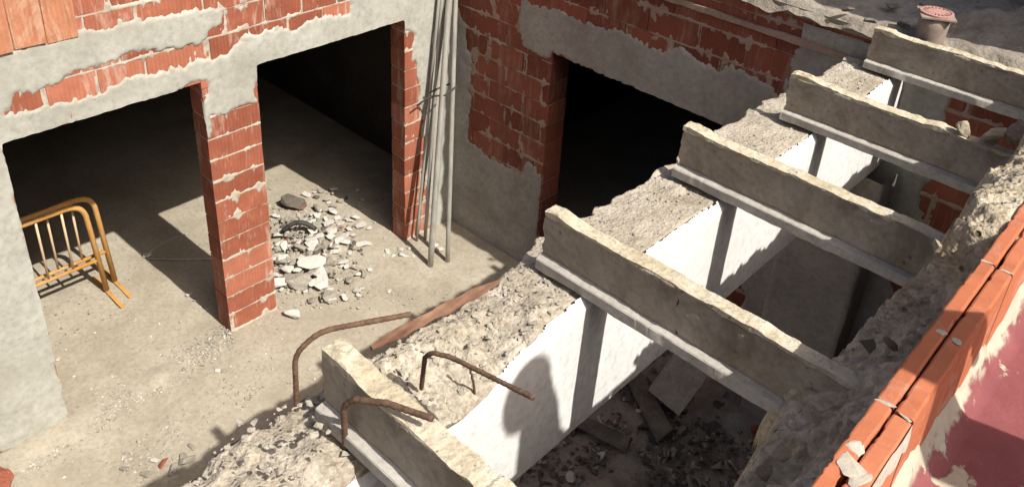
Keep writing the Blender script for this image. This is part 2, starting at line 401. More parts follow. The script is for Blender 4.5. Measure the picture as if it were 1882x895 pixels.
# ------------------------------------------------------------------ left (sunlit) wall
TH = .155
OPL = [(1.107, 2.214, -.1, 1.955), (2.583, 3.80, -.1, 1.965)]
PILR = (2.214, 2.583)
wl = thing('courtyard_wall', (XL, 2.4, 0), 'sunlit hollow brick wall with pale cement patches and two black doorways', 'wall')
brickwork(-2.5, 2.214, 0, 3.3, OPL, mapL, TH, M['brick'], M['mortar'], wl, .158, .27, .013, 3, .06)
brickwork(2.214, 2.583, 0, 1.90, [], mapL, TH, M['brick'], M['mortar'], wl, .155, .80, .013, 4, .0)
brickwork(2.214, YR, 1.904, 3.3, [(2.583, 3.8, 1.8, 1.965)], mapL, TH, M['brick'], M['mortar'], wl, .158, .27, .013, 5, .06)
brickwork(3.80, YR, 0, 1.90, [], mapL, TH, M['brick'], M['mortar'], wl, .155, .33, .013, 6, .0)
A = pl([(-200, 150), (0, 96), (140, 58), (280, 32), (417, 8), (416, 25), (405, 45), (380, 55), (368, 80), (345, 84), (310, 92), (245, 100), (215, 120), (170, 124), (125, 143), (95, 163), (60, 172), (30, 174), (18, 205), (18, 215), (-30, 300), (-200, 330)])
B_ = pl([(-200, 330), (-30, 240), (18, 206), (60, 200), (150, 174), (270, 140), (350, 114), (395, 102), (413, 98), (440, 72), (480, 56), (520, 47), (545, 56), (560, 44), (600, 30), (640, 28), (652, 0), (670, -60), (840, -60), (840, 140), (832, 470), (795, 470), (784, 330), (776, 250), (773, 200), (768, 150), (762, 110), (757, 60), (740, 60), (470, 130), (474, 190), (440, 200), (400, 208), (388, 212), (387, 255), (376, 255), (376, 150), (0, 285), (-200, 360)])
C_ = [(-2.5, 0), (1.12, 0), (1.13, 2.5), (-2.5, 2.5)]
D_ = pl([(-200, 60), (120, 60), (140, 20), (150, -80), (-200, -80)])
plaster(-2.5, YR-.004, -.02, 3.25, OPL, mapL, [A, B_, C_], M['plaster'], wl, 21)
# projecting course of half bricks at the top of the wall
tb = MB()
for k in range(12):
    y0 = 1.575-(k+1)*.158; tb.box(y0+.004, y0+.154, 2.435+random.uniform(-.01, .01), 2.76, .002, .022+random.uniform(-.004, .004), tint=random.random(), jit=.003, mapf=mapL)
tb.build('projecting_course', M['brick_pale'], wl)

# ------------------------------------------------------------------ right (shaded) wall
OPR = [(-3.5, -2.0, -.1, 1.905)]
wr = thing('shaded_wall', (-2.2, YR, 0), 'shaded dark red brick wall with grey cement round one black doorway', 'wall')
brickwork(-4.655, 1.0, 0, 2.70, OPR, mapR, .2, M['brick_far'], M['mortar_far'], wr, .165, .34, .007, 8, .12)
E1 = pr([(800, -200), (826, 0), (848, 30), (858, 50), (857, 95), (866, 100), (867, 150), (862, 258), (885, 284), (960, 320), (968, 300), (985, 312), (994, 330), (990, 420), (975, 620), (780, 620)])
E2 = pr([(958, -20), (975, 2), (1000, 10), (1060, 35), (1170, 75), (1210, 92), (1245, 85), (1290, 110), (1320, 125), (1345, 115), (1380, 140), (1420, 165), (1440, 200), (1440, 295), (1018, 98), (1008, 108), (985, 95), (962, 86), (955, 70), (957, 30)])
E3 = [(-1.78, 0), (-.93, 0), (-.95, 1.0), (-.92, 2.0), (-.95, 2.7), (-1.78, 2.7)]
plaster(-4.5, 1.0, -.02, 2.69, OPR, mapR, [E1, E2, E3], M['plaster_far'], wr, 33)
lb = MB(); xs = np.linspace(-3.4, -1.3, 120)
for a, b in zip(xs[:-1], xs[1:]):
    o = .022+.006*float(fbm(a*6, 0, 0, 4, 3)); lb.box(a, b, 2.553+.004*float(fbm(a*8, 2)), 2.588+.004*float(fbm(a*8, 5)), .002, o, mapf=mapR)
lb.build('mortar_string_course', M['mortar_far'], wr)

# pilaster carrying the beam where it meets the shaded wall
pb = MB()
U, V = np.meshgrid(np.linspace(0, 1, 40), np.linspace(0, 2.06, 60), indexing='ij')
def pil(a):
    s, z = a[..., 0], a[..., 1]; n = .006*fbm(s*5, z*4, 0, 12, 4)
    x = np.where(s < .3, -1.55, np.where(s < .7, -1.55+(s-.3)/.4*.47, -1.08)); y = np.where(s < .3, YR-.016-s/.3*.2, np.where(s < .7, YR-.216, YR-.216+(s-.7)/.3*.2))
    return np.stack([x+n, y+n, z], -1)
pb.grid(pil(np.stack([U, V], -1)))
po = tag(pb.build('pilaster', M['plaster_far'], smooth=True, loc=(-1.3, YR-.1, 0)), 'grey cement pilaster under the far end of the white-faced beam', 'pilaster')

# ------------------------------------------------------------------ dark rooms behind the openings
def shell(name, x0, x1, y0, y1, z1, openside, loc, label):
    t = thing(name, loc, label, 'room'); T = .1
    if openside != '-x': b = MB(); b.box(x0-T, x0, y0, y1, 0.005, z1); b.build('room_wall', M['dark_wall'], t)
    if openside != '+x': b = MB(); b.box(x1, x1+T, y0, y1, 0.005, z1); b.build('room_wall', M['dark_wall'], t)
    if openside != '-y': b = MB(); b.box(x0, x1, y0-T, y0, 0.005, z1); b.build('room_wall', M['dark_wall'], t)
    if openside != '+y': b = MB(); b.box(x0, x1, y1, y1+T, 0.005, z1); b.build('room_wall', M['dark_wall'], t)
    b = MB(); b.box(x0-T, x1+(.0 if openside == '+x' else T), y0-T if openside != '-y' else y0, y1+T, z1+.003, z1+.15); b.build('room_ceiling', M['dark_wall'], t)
    return t
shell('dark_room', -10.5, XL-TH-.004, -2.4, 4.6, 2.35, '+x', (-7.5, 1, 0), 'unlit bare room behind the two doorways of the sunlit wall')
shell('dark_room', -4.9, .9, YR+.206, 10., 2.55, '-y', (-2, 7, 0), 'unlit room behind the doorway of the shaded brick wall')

# ------------------------------------------------------------------ the beam (ledge) with its white inner face
YS = np.arange(-.9, YR-.02, .0085)
def prof_pts(n):
    return n
ny = len(YS)
prof = []                                           # (t, x, z, roughness weight)
def lin(a, b, n): return [(a[0]+(b[0]-a[0])*k/n, a[1]+(b[1]-a[1])*k/n, a[2]+(b[2]-a[2])*k/n) for k in range(n)]
base = lin((-1.46, 2.06, .1), (-1.49, 2.45, .5), 10)+lin((-1.49, 2.45, .6), (-1.50, 2.585, 1.), 14)+lin((-1.50, 2.585, 1.), (-1.225, 2.598, 1.), 36)+lin((-1.225, 2.598, .9), (-1.207, 2.57, .5), 6)+lin((-1.207, 2.57, .2), (-1.207, 2.06, .05), 26)+lin((-1.205, 2.06, .05), (-1.46, 2.06, .05), 6)
bp = np.array(base); nt_ = len(bp)
Yg, Tg = np.meshgrid(YS, np.arange(nt_), indexing='ij')
X = np.broadcast_to(bp[:, 0], Yg.shape).copy(); Z = np.broadcast_to(bp[:, 1], Yg.shape).copy(); W = np.broadcast_to(bp[:, 2], Yg.shape)
near = np.clip((1.85-Yg)/.45, 0, 1)                 # the near stretch is broken much deeper
# chamfer towards the white face reaches lower where the beam is broken
ch = (X > -1.40) & (Z > 2.3)
EDGE = [(-.9, 2.57), (.6, 2.55), (.91, 2.52), (1.10, 2.47), (1.21, 2.465), (1.31, 2.49), (1.44, 2.545), (1.55, 2.575), (1.7, 2.582), (2.2, 2.585), (4.27, 2.588)]
EI = np.interp(YS, [q[0] for q in EDGE], [q[1] for q in EDGE])[:, None]
slump = np.clip((X+1.42)/.2, 0, 1)*np.clip((Z-EI)/.12, 0, 1)
Z = Z-slump*(.03*np.abs(fbm(Yg*4, 0, 0, 41, 3))+near*.09*np.clip(1-np.abs(Yg-1.35)/.55, 0, 1))
X = X+slump*near*.02
out = np.clip((-1.36-X)/.12, 0, 1)*np.clip((Z-2.2)/.3, 0, 1)
X = X+out*(.020*fbm(Yg*3.2, 0, 0, 44, 5)+.014*fbm(Yg*17, Z*10, 0, 45, 3)); X = X+out*near*.045
up = np.clip((Z-2.42)/.12, 0, 1)
g1 = fbm(X*7, Yg*7, Z*7, 51, 4); g2 = fbm(X*30, Yg*30, Z*30, 55, 4, .6); g3 = np.abs(fbm(X*62, Yg*62, Z*62, 58, 3, .6))
Z = Z+up*((.004+.012*near)*g1+(.0035+.0095*near)*g2*(.6+.8*np.clip(fbm(X*5, Yg*5, 0, 63, 2)+.4, 0, 1))+(.001+.006*near)*g3)-out*up*.012*np.clip(fbm(Yg*5, 0, 0, 61, 4), 0, 1)
X = X+W*(.007*g2)*np.where(np.abs(bp[:, 0]+1.35)[None, :] > .1, 1, .3)
for yj in (.892, 1.743, 2.54, 3.30, 4.145):         # crumbled bedding humps under each joist end
    q = np.exp(-((Yg-yj+.02)/.07)**2)*np.clip((-1.32-X)/.1, 0, 1)*up
    Z = Z+q*.009*(1+.6*g2)
bm_ = MB(); bm_.grid(np.stack([X, Yg, Z], -1), closed=True)
Z = Z+up*.062*np.exp(-((Yg-.74)/.13)**2)*np.clip((-1.16-X)/.1, 0, 1)*(1+.5*g2); X_, Z_ = X, Z; I0 = np.stack([X[-1], Yg[-1], Z[-1]], -1); bm_.add(I0, [list(range(nt_))])
beam = thing('concrete_beam', (-1.35, 1.9, 2.06), 'long broken concrete beam with white inner face carrying the bare joists', 'beam')
bm_.build('core', M['beam'], beam, True)
# white coat on the inner face
edge = EDGE
mapW = lambda a: np.stack([-1.205+a[..., 2], a[..., 0], a[..., 1]], -1)
plaster(-.9, YR-.02, 2.058, 2.615, [], mapW, [edge+[(4.5, 1.9), (-1.2, 1.9)]], M['white'], beam, 77, .0065, .014, .010, .005, 'white_coat', .0015, .012)

# ------------------------------------------------------------------ joists
JY = (.892, 1.743, 2.54, 3.30, 4.145)
JL = ('nearest bare concrete joist, with bent rusty bars at its left end',
      'second nearest bare concrete joist, with a vertical crack in its side',
      'middle of the five bare concrete joists over the pit',
      'second farthest concrete joist, right end buried in a lump of mortar',
      'farthest concrete joist, just in front of the pink floor drain')
def make_joist(i, y0, x0, x1, label):
    rt = thing('concrete_joist', (x0+.19*i, y0+.025, 2.6), label, 'joist', 'precast joists over the opened room')
    xs = np.arange(x0, x1+.001, .008); s = i*31+5
    n = lambda f, k, o=4: fbm(xs*f, k, 0, s, o)
    def sweep(cols, mat, name, sm=True):
        """cols: list of (y array, z array) round the section"""
        V_ = np.stack([np.stack([xs+(e if e is not None else 0), yy+0*xs, zz+0*xs], -1) for yy, zz, e in cols], 1)
        b = MB(); b.grid(V_, closed=True); k = len(cols)
        b.add(V_[0], [list(range(k))]); b.add(V_[-1], [list(range(k))[::-1]]); b.build(name, mat, rt, sm)
    wv = .004*n(3, 1); chip = .010*np.clip(n(14, 7)-.15, 0, 1)
    cols = []
    for q in np.linspace(0, 1, 14):      # front face upwards
        cols.append((y0+.003*fbm(xs*9, q*4, 0, s+3, 4)+wv+(q > .9)*chip*.6, 2.652+q*(2.808-2.652)-(q > .95)*chip, .006*fbm(q*8, i, 0, 9, 3)*(xs < x0+.02)))
    for q in np.linspace(0, 1, 6): cols.append((y0+wv+q*.050, 2.812-chip*.5, None))
    for q in np.linspace(1, 0, 6): cols.append((y0+.052+.003*n(8, q), 2.652+q*.154, None))
    sweep(cols, M['joist'], 'web')
    ch2 = .012*np.clip(n(6, 17, 5)-.35, 0, 1)
    fl = [(y0+.092, 2.602+0*xs, None), (y0+.092, 2.640+0*xs, None), (y0+.05, 2.656+0*xs, None), (y0+.002, 2.658+0*xs, None), (y0-.026+ch2+.001*n(20, 3), 2.652-ch2*.5, None), (y0-.029+ch2, 2.648-ch2*.6, None), (y0-.030+.001*n(20, 4), 2.616+.002*n(15, 5), None)]
    sweep(fl, M['flange'], 'flange', False)
    # mortar left on the top edge
    wd = .050+.006*n(4, 21)+(.014 if i == 0 else 0); hh = np.clip(.004+.005*n(4, 23)+.003*n(30, 24), .0005, .05)*(1.2, .8, 1., 1.5, 1.1)[i]
    end = np.exp(-((xs-x0-.05)/.06)**2)*.014; hh = hh+end
    lo = .006*n(11, 25)
    cr = [(y0-.001+.002*n(25, 26), 2.804+lo*.8+.005*n(35, 33), None), (y0-.003+.004*n(28, 27), 2.813+hh*.8, None)]
    for q in np.linspace(.06, .96, 9): cr.append((y0+wv+q*wd, 2.813+hh*(.9+.25*fbm(xs*22, q*3, 0, s+8, 4))+.0022*fbm(xs*60, q*9, 0, s+9, 2), None))
    cr += [(y0+wd+.005*n(28, 28), 2.812+hh*.7, None), (y0+wd-.002, 2.798+lo, None)]
    sweep(cr, M['crust'], 'mortar_crust', False)
    if i == 1:                                           # the crack in the second joist's side
        cx_ = float(P(1248, 565, 1, y0)[0]); b = MB()
        pts_ = [(cx_+.010*float(vnoise(q*5, 3))+.004*float(vnoise(q*23, 7)), y0-.0015+float(.003*fbm(np.array(q*9.), 0, 0, 4, 2)), 2.662+q*.148) for q in np.linspace(0, 1, 26)]
        b.tube(pts_, [.0016+.0012*abs(float(vnoise(q, 1))) for q in range(26)], 6); b.build('crack', M['wire'], rt)
    return rt
for i, y in enumerate(JY):
    make_joist(i, y, (-1.365, -1.395, -1.415, -1.365, -1.35)[i], -.33, JL[i])

# ------------------------------------------------------------------ broken slab edge on the right, under the parapet
xs_, ys_ = np.meshgrid(np.arange(-.66, -.20, .008), np.arange(-.8, YR-.02, .008), indexing='ij')
ed = -.475+.03*np.clip((ys_-2.2)/.3, 0, 1)+.12*np.clip((ys_-3.4)/.2, 0, 1)+.05*fbm(ys_*2.6, 0, 0, 71, 4)+.022*fbm(ys_*14, xs_*8, 0, 72, 4)-.03*np.exp(-((ys_-2.45)/.2)**2)
for yj in JY: ed -= .045*np.exp(-((ys_-yj-.02)/.08)**2)
rise = .68+.21*np.clip((ys_-2.1)/.30, 0, 1)
hi = np.clip((ys_-2.03)/.08, 0, 1)
ed = ed*(1-hi)+hi*(-.372+.020*fbm(ys_*6, 0, 0, 78, 4)+.012*fbm(ys_*25, 0, 0, 79, 3)+.06*np.clip((ys_-3.4)/.2, 0, 1))
zt = (2.0+rise+.22*np.clip((xs_-ed)/.24, 0, 1))*(1-hi)+hi*(3.105+.04*np.clip((xs_+.372)/.1, 0, 1))+.018*fbm(xs_*7, ys_*7, 0, 73, 4)+.016*np.abs(fbm(xs_*19, ys_*19, 0, 74, 4))+.007*fbm(xs_*55, ys_*55, 0, 76, 3)
zt = np.minimum(zt, 3.15+.008*fbm(xs_*20, ys_*20, 0, 77, 3))
fall = np.clip((ed-xs_)/.05, 0, 1); zz = zt-fall*.30+fall*.03*fbm(xs_*25, ys_*25, 0, 82, 3)
keep = ((ed-xs_) < .052)[:-1, :-1]
G = MB(); G.grid(np.stack([xs_+.006*fbm(xs_*30, ys_*30, zz*20, 79, 3), ys_+.006*fbm(xs_*30+9, ys_*30, zz*20, 80, 3), zz], -1), keep)
br = thing('broken_slab_edge', (-.4, 1.8, 2.4), 'rough broken concrete and mortar edge into which the joists run, below the orange tiles', 'slab edge')
G.build('crumbled_mortar', M['rough'], br, True)
b = MB(); b.box(-.43, .4, -.8, YR-.02, 2.30, 2.66); b.build('core', M['rough'], br)
b = MB(); b.box(-.40, -.22, -.8, YR-.02, .01, 2.297); tag(b.build('cellar_wall', M['dark_wall'], loc=(-.3, 1.7, 0)), 'dark wall of the pit beneath the broken slab edge', 'wall')
LUMPS = [(-.37, 2.16, 3.10, .03), (-.385, 2.09, 3.06, .03), (-.36, 2.30, 3.12, .022), (-.375, 2.42, 3.10, .03), (-.34, 2.24, 3.13, .018), (-.385, 2.55, 3.08, .035), (-.36, 2.70, 3.11, .03), (-.56, 3.31, 2.86, .075), (-.47, 3.33, 2.90, .085), (-.66, 3.32, 2.835, .055), (-.44, 1.93, 2.80, .03), (-.43, 1.44, 2.81, .035), (-.38, 1.90, 2.86, .03), (-.43, 1.60, 2.80, .028), (-.40, 1.28, 2.90, .03), (-.39, 3.55, 2.93, .07)]
LM = [rock_mesh('mortar_lump', 300+k, M['crust' if k % 2 else 'rough'], 1.) for k in range(6)]
for k, (x, y, z, s) in enumerate(LUMPS):
    o = put(LM[k % 6], 'mortar_lump', (x, y, z), (s, s*1.1, s*.8), (random.random(), random.random(), random.uniform(0, 6)),
            'knobbly lump of old mortar on the broken slab edge beside the orange tiles', 'mortar lump', 'mortar lumps on the slab edge')
    if y > 3.25 and y < 3.4: o['label'] = 'grey lump of mortar burying the right end of the second farthest joist'; o['group'] = 'lumps at the buried joist end'

# ------------------------------------------------------------------ tile parapet
par = thing('tile_parapet', (-.23, 1.8, 2.87), 'low parapet of two rows of orange hollow tiles set on edge', 'parapet')
ztop = lambda y: 3.142+.018*(y-1.1)
ycuts = [-.75, -.2, .33, .85, 1.36, 1.955, 2.5, 3.05, 3.6, 4.15]
rowx = ((-.268, -.2345), (-.2305, -.1945))
for ri, (xa, xb) in enumerate(rowx):
    for a, c in zip(ycuts, ycuts[1:]):
        a2, c2 = a+.004+(.0 if ri == 0 else -.006), c-.004+(.0 if ri == 0 else -.006)
        dz = random.uniform(-.002, .002); bx = .005; b = MB(); n = 70; sd_ = random.randint(0, 999)
        sec = [(xa, 2.80), (xa, -bx), (xa+bx*.35, -bx*.3), (xa+bx, 0), (xb-bx, 0), (xb-bx*.35, -bx*.3), (xb, -bx), (xb, 2.80)]
        yy_ = np.linspace(a2, c2, n); chp = np.clip(fbm(yy_*30, 0, 0, sd_, 4)-.55, 0, 1)*.010; chq = np.clip(fbm(yy_*26, 7, 0, sd_, 4)-.6, 0, 1)*.012
        V_ = np.array([[(x+.0007*float(vnoise(y*40, x*90, 0, sd_))+(chp[i_] if k_ in (1, 2) else -chq[i_] if k_ in (5, 6) else 0), y, (z if z > 1 else ztop(y)+dz+z-(chp[i_] if k_ in (1, 2, 3) else chq[i_] if k_ in (4, 5, 6) else 0)*.6+.0006*float(vnoise(y*35, k_, 0, sd_)))) for k_, (x, z) in enumerate(sec)] for i_, y in enumerate(yy_)])
        b.grid(V_, closed=True); b.add(V_[0], [list(range(8))]); b.add(V_[-1], [list(range(8))[::-1]])
        b.t = [random.random()]*len(b.t); o = b.build('hollow_tile', M['tile'], par)
def dab(y, x, sy, sx, sz, seed, rot=0.):
    v, f = hull(seed, .8); v = v*np.array((sx, sy, sz)); c_, s_ = math.cos(rot), math.sin(rot)
    v = np.stack([v[:, 0]*c_-v[:, 1]*s_, v[:, 0]*s_+v[:, 1]*c_, v[:, 2]], -1)+np.array((x, y, ztop(y)))
    b = MB(); b.add(v, f); b.build('mortar_dab', M['mortar'], par)
dab(1.19, -.236, .060, .036, .007, 41, .3); dab(1.225, -.246, .03, .022, .008, 47, -.2); dab(1.165, -.214, .045, .022, .004, 49)
dab(1.362, -.250, .009, .028, .005, 42, .2); dab(1.355, -.21, .007, .02, .004, 43, -.3); dab(1.635, -.243, .014, .018, .003, 44); dab(1.63, -.212, .016, .018, .003, 45)
dab(1.955, -.252, .006, .02, .004, 46); dab(1.95, -.21, .006, .02, .004, 48)
b = MB()                                               # smear of mortar along the outer edge of the near tiles
ys2 = np.linspace(1.02, 1.35, 40)
V_ = np.array([[(-.1945+.0015+.004*t+.001*float(vnoise(y*40, t*5)), y, ztop(y)-.002-t*.045*(1+.5*float(fbm(y*22, 0, 0, 3)))) for t in np.linspace(0, 1, 6)] for y in ys2])
b.grid(V_); b.build('mortar_smear', M['mortar'], par, True)
b = MB(); b.box(-.236, -.229, -.7, 4.1, 2.80, 3.10); b.build('joint_fill', M['mortar_far'], par)

# terrace beyond the parapet
U, V = np.meshgrid(np.arange(-.235, 1.6, .02), np.arange(-3., 5.5, .02), indexing='ij')
Hh = 2.875+.09*np.clip(1-(U+.195)/.03, 0, 1)*(1+.5*fbm(U*10, V*10, 0, 91, 3))+.004*fbm(U*8, V*8, 0, 92, 4)
G = MB(); G.grid(np.stack([U, V, Hh], -1))
G.add([(1.58, -3, 2.875), (9, -3, 2.875), (9, 9, 2.875), (1.58, 9, 2.875)], [(0, 1, 2, 3)])
tag(G.build('terrace_floor', M['terrace'], smooth=True), 'worn red painted terrace floor with a mortar skirt', None, kind='structure')
b = MB(); b.box(-.21, 1.6, -3, 4.1, 2.665, 2.79); tag(b.build('terrace_slab', M['slab']), None, None, kind='structure')

# ------------------------------------------------------------------ old roof slab beyond the shaded wall
U, V = np.meshgrid(np.arange(-4.6, 1.2, .02), np.arange(YR-.03, 9., .02), indexing='ij')
lump = .17*np.exp(-(((U+.78)/.32)**2+((V-4.62)/.12)**2))+.10*np.exp(-(((U+.35)/.25)**2+((V-4.75)/.2)**2))
Hh = 2.79+.022*fbm(U*2.5, V*2.5, 0, 101, 5)+.008*fbm(U*14, V*14, 0, 102, 4)+lump*(1+.25*fbm(U*9, V*9, 0, 104, 3))
Hh -= .06*np.clip((YR+.02-V)/.04, 0, 1)*(1+.5*fbm(U*6, 0, 0, 103, 4))
G = MB(); G.grid(np.stack([U, V+.02*fbm(U*7, 0, 0, 105, 4)*(V < YR+.3), Hh], -1))
sl_ = thing('old_roof_slab', (-1.5, 6, 2.70), 'rough grey roof slab with a broken edge above the shaded brick wall', 'slab')
G.build('broken_surface', M['slab'], sl_, True)
b = MB(); b.box(-4.6, 1.2, YR-.012, 9, 2.703, 2.755); b.build('edge', M['slab'], sl_)
b = MB(); b.box(-.30, -.10, 4.42, 9, 2.7, 5.3); tag(b.build('added_shade_wall', M['plaster_far'], loc=(-.2, 6, 2.7)), 'tall unseen wall added to shade the old roof slab', 'wall')  # out-of-view wall, added to throw shade over the slab and drain
cb = rock_mesh('concrete_lump', 505, M['slab'], .9)
put(cb, 'concrete_lump', (-.50, 4.56, 2.83), (.26, .13, .15), (.1, .05, .5), 'rounded concrete lump on the grey slab, right of the floor drain', 'lump')
put(rock_mesh('brick_scrap', 506, M['chunk_brick'], .6), 'brick_scrap', (-.95, 5.35, 2.86), (.14, .1, .07), (.1, .2, .5), 'dark red brick scrap on the grey slab in the far corner', 'brick')

for k, (u, v, sz_) in enumerate(((1600, 40, .05), (1640, 12, .06), (1800, 40, .05), (1660, 45, .045), (1560, 18, .05))):
    put(rock_mesh('stone', 520+k, M['slab'], .7), 'stone', tuple(P(u, v, 2, 2.82)), (sz_, sz_*.8, sz_*.7), (.2*k, .1, k), 'grey stone lying on the old roof slab near the floor drain', 'stone', 'stones on the old roof slab')
# ------------------------------------------------------------------ floor drain
DZ = 2.93; DX, DY = [float(q) for q in P(1722, 24, 2, DZ)[:2]]
dr = thing('floor_drain', (DX, DY, 2.78), 'faded pink round floor drain on a square flange standing on its stub', 'drain')
b = MB(); b.tube([(DX, DY, 2.74), (DX, DY, 2.80), (DX, DY, 2.86), (DX, DY, DZ-.012)], [.068, .069, .071, .074], 28); b.build('stub', M['plastic_grey'], dr, True)
b = MB(); n = 40
ring = lambda r, z: [(DX+r*math.cos(2*PI*k/n), DY+r*math.sin(2*PI*k/n), z) for k in range(n)]
sq = []
for k in range(n):
    a = 2*PI*k/n; q = .080/max(abs(math.cos(a)), abs(math.sin(a))); a2 = a+.5; sq.append((DX+q*math.cos(a2), DY+q*math.sin(a2), DZ-.004))
sqr = [ (DX+.075*math.cos(2*PI*k/n+.5), DY+.075*math.sin(2*PI*k/n+.5), DZ-.002) for k in range(n)]
V_ = np.array([[(x, y, z-.008) for x, y, z in sq], sq, sqr, [(x, y, z-.014) for x, y, z in sqr]]).transpose(1, 0, 2)
V_ = np.concatenate([V_, V_[:1]], 0); b.grid(V_, flip=True); b.build('square_flange', M['plastic_grey'], dr)
gr = MB(); V_ = np.array([ring(.078, DZ-.006), ring(.078, DZ+.006), ring(.068, DZ+.008), ring(.066, DZ-.002)]).transpose(1, 0, 2); V_ = np.concatenate([V_, V_[:1]], 0); gr.grid(V_)
for k in range(20):
    a = 2*PI*k/20; c0, s0 = math.cos(a), math.sin(a); wd = .0042
    gr.add([(DX+r*c0-t*s0, DY+r*s0+t*c0, z) for r in (.034, .0675) for t in (-wd, wd) for z in (DZ-.003, DZ+.006)], [(0, 1, 3, 2), (4, 6, 7, 5), (0, 4, 5, 1), (2, 3, 7, 6), (0, 2, 6, 4), (1, 5, 7, 3)])
gr.tube([(DX, DY, DZ-.003), (DX, DY, DZ+.0065)], .038, 32); gr.build('grate', M['plastic_pink'], dr)
b = MB(); b.tube([(DX, DY, DZ-.02), (DX, DY, DZ-.008)], .066, 28); b.build('shade_disc', M['black'], dr)  # black disc under the grate, painted shade for the open slots

# ------------------------------------------------------------------ pipes leaning in the corner
PG = 'tubes leaning in the corner'
def pipe(a, b_, r, label):
    a, b_ = Vector(a), Vector(b_); m_ = MB(); pts = [a+(b_-a)*k/10 for k in range(11)]
    m_.tube(pts, r, 18); return tag(m_.build('steel_tube', M['galv'], smooth=True, loc=tuple(a)), label, 'tube', PG)
pipe((-4.11, 3.73, 0), (-4.45, 4.22, 2.48), .0235, 'thickest grey steel tube leaning in the corner, its foot nearest the viewer')
pipe((-4.06, 3.87, 0), (-4.44, 4.25, 2.45), .0185, 'rightmost grey steel tube leaning in the corner by the shaded wall')
pipe((-4.40, 3.93, 0), (-4.455, 4.16, 2.60), .0145, 'thin grey tube leaning close to the wall behind the thickest tube')
pipe((-4.43, 3.865, 0), (-4.46, 4.14, 2.50), .011, 'thinnest and leftmost tube leaning beside the brick doorway edge')
m_ = MB(); m_.tube(rag(fillet([(-4.42, 3.86, 1.27), (-4.39, 3.95, 1.33), (-4.27, 3.99, 1.37), (-4.24, 4.10, 1.42), (-4.33, 4.13, 1.41), (-4.41, 4.06, 1.36), (-4.44, 3.98, 1.34)], .04), .006, 3), .007, 8)
tag(m_.build('wire_tie', M['wire'], smooth=True, loc=(-4.35, 4, 1.35)), 'dark twisted wire tying the leaning tubes together', 'wire')

# ------------------------------------------------------------------ yellow barriers
def barrier(x, yend, ztop_, label, rot=0.):
    L = 1.75; rt = thing('crowd_barrier', (x, yend, 0), label, 'barrier', 'yellow barriers in the doorway'); r = .019
    m_ = MB(); p = fillet([(x, yend, .02), (x, yend-.045, ztop_), (x, yend-L, ztop_), (x, yend-L, .02)], .13, 10); m_.tube(p, r, 14); m_.build('frame', M['yellow'], rt, True)
    for z in (.30, .37)[:1]:
        m_ = MB(); m_.tube([(x, yend-.012, z), (x, yend-L, z)], .014, 12); m_.build('bottom_rail', M['yellow'], rt, True)
    y = yend-.19
    while y > yend-L+.1:
        m_ = MB(); m_.tube([(x, y, .30), (x, y, ztop_)], .0085, 10); m_.build('bar', M['bar'], rt, True); y -= .165
    for yy in (yend, yend-L):
        m_ = MB(); m_.box(x-.22, x+.25, yy-.014, yy+.014, .006, .014); m_.build('foot', M['yellow'], rt)
    return rt
barrier(-5.50, 1.795, .80, 'front yellow crowd barrier standing in the left doorway')
barrier(-5.565, 1.885, .80, 'rear yellow crowd barrier, half hidden by the front one')

# ------------------------------------------------------------------ rebars and wood on the beam
def rebar(pts, r, label, fr=.07, seed=1, group=None):
    m_ = MB(); p0 = rag(fillet(pts, fr, 9), .0025, seed); p = []
    for a, b in zip(p0[:-1], p0[1:]):
        k = max(1, int((b-a).length/.004)); p += [a+(b-a)*j/k for j in range(k)]
    p.append(p0[-1]); m_.tube(p, [r*(.95+(.10 if (i//2) % 2 else 0)+.04*float(vnoise(i*.13, seed))) for i in range(len(p))], 12)
    return tag(m_.build('bent_rebar', M['rust'], smooth=True, loc=tuple(pts[0])), label, 'rebar', 'bent reinforcing bars on the beam')
rebar([(-1.45, .86, 2.50), tuple(P(540, 617, 2, 2.82)), tuple(P(755, 577, 2, 2.82))], .0072, 'longest rusty bar, bent over the end of the nearest joist', .11, 1)
rebar([tuple(P(776, 715, 2, 2.58)), tuple(P(783, 645, 2, 2.78)), tuple(P(830, 655, 2, 2.80)), tuple(P(980, 730, 2, 2.84))], .0064, 'rusty bent bar pointing at the white beam face', .045, 2)
rebar([tuple(P(637, 840, 2, 2.55)), tuple(P(632, 732, 2, 2.80)), tuple(P(700, 738, 2, 2.83)), tuple(P(795, 770, 2, 2.86))], .0076, 'rusty bent bar hooked over the side of the nearest joist', .06, 3)
rebar([tuple(P(873, 728, 2, 2.50)), tuple(P(869, 690, 2, 2.60)), tuple(P(862, 672, 2, 2.64))], .0035, 'thin short wire stub sticking up near the white beam face', .02, 4)
a, b_ = Vector(P(682, 640, 2, 2.66)), Vector(P(917, 518, 2, 2.69)); m_ = MB()
d = (b_-a); s_ = Vector((1, 0, 0))*.016; N_ = 40
V_ = []
for k in range(N_+1):
    t = k/N_; c = a+d*t; wv = 1+.35*float(fbm(t*9, 0, 0, 7)); tp = min(1, .45+t*3)*min(1, .35+(1-t)*4)
    V_.append([c-s_*wv*tp+Vector((0, 0, .006*float(vnoise(t*20, 1)))), c-s_*.6*wv*tp+Vector((0, 0, .015*tp)), c+s_*wv*tp+Vector((0, 0, .017*tp+.004*float(vnoise(t*25, 2)))), c+s_*1.1*wv*tp, c-Vector((0, 0, .01))])
V_ = np.array([[tuple(q) for q in row] for row in V_]); m_.grid(V_, closed=True); m_.add(V_[0], [list(range(5))]); m_.add(V_[-1], [list(range(5))[::-1]])
tag(m_.build('wood_splinter', M['wood'], loc=tuple(a)), 'long splintered reddish wood batten lying along the outer beam edge', 'wood')

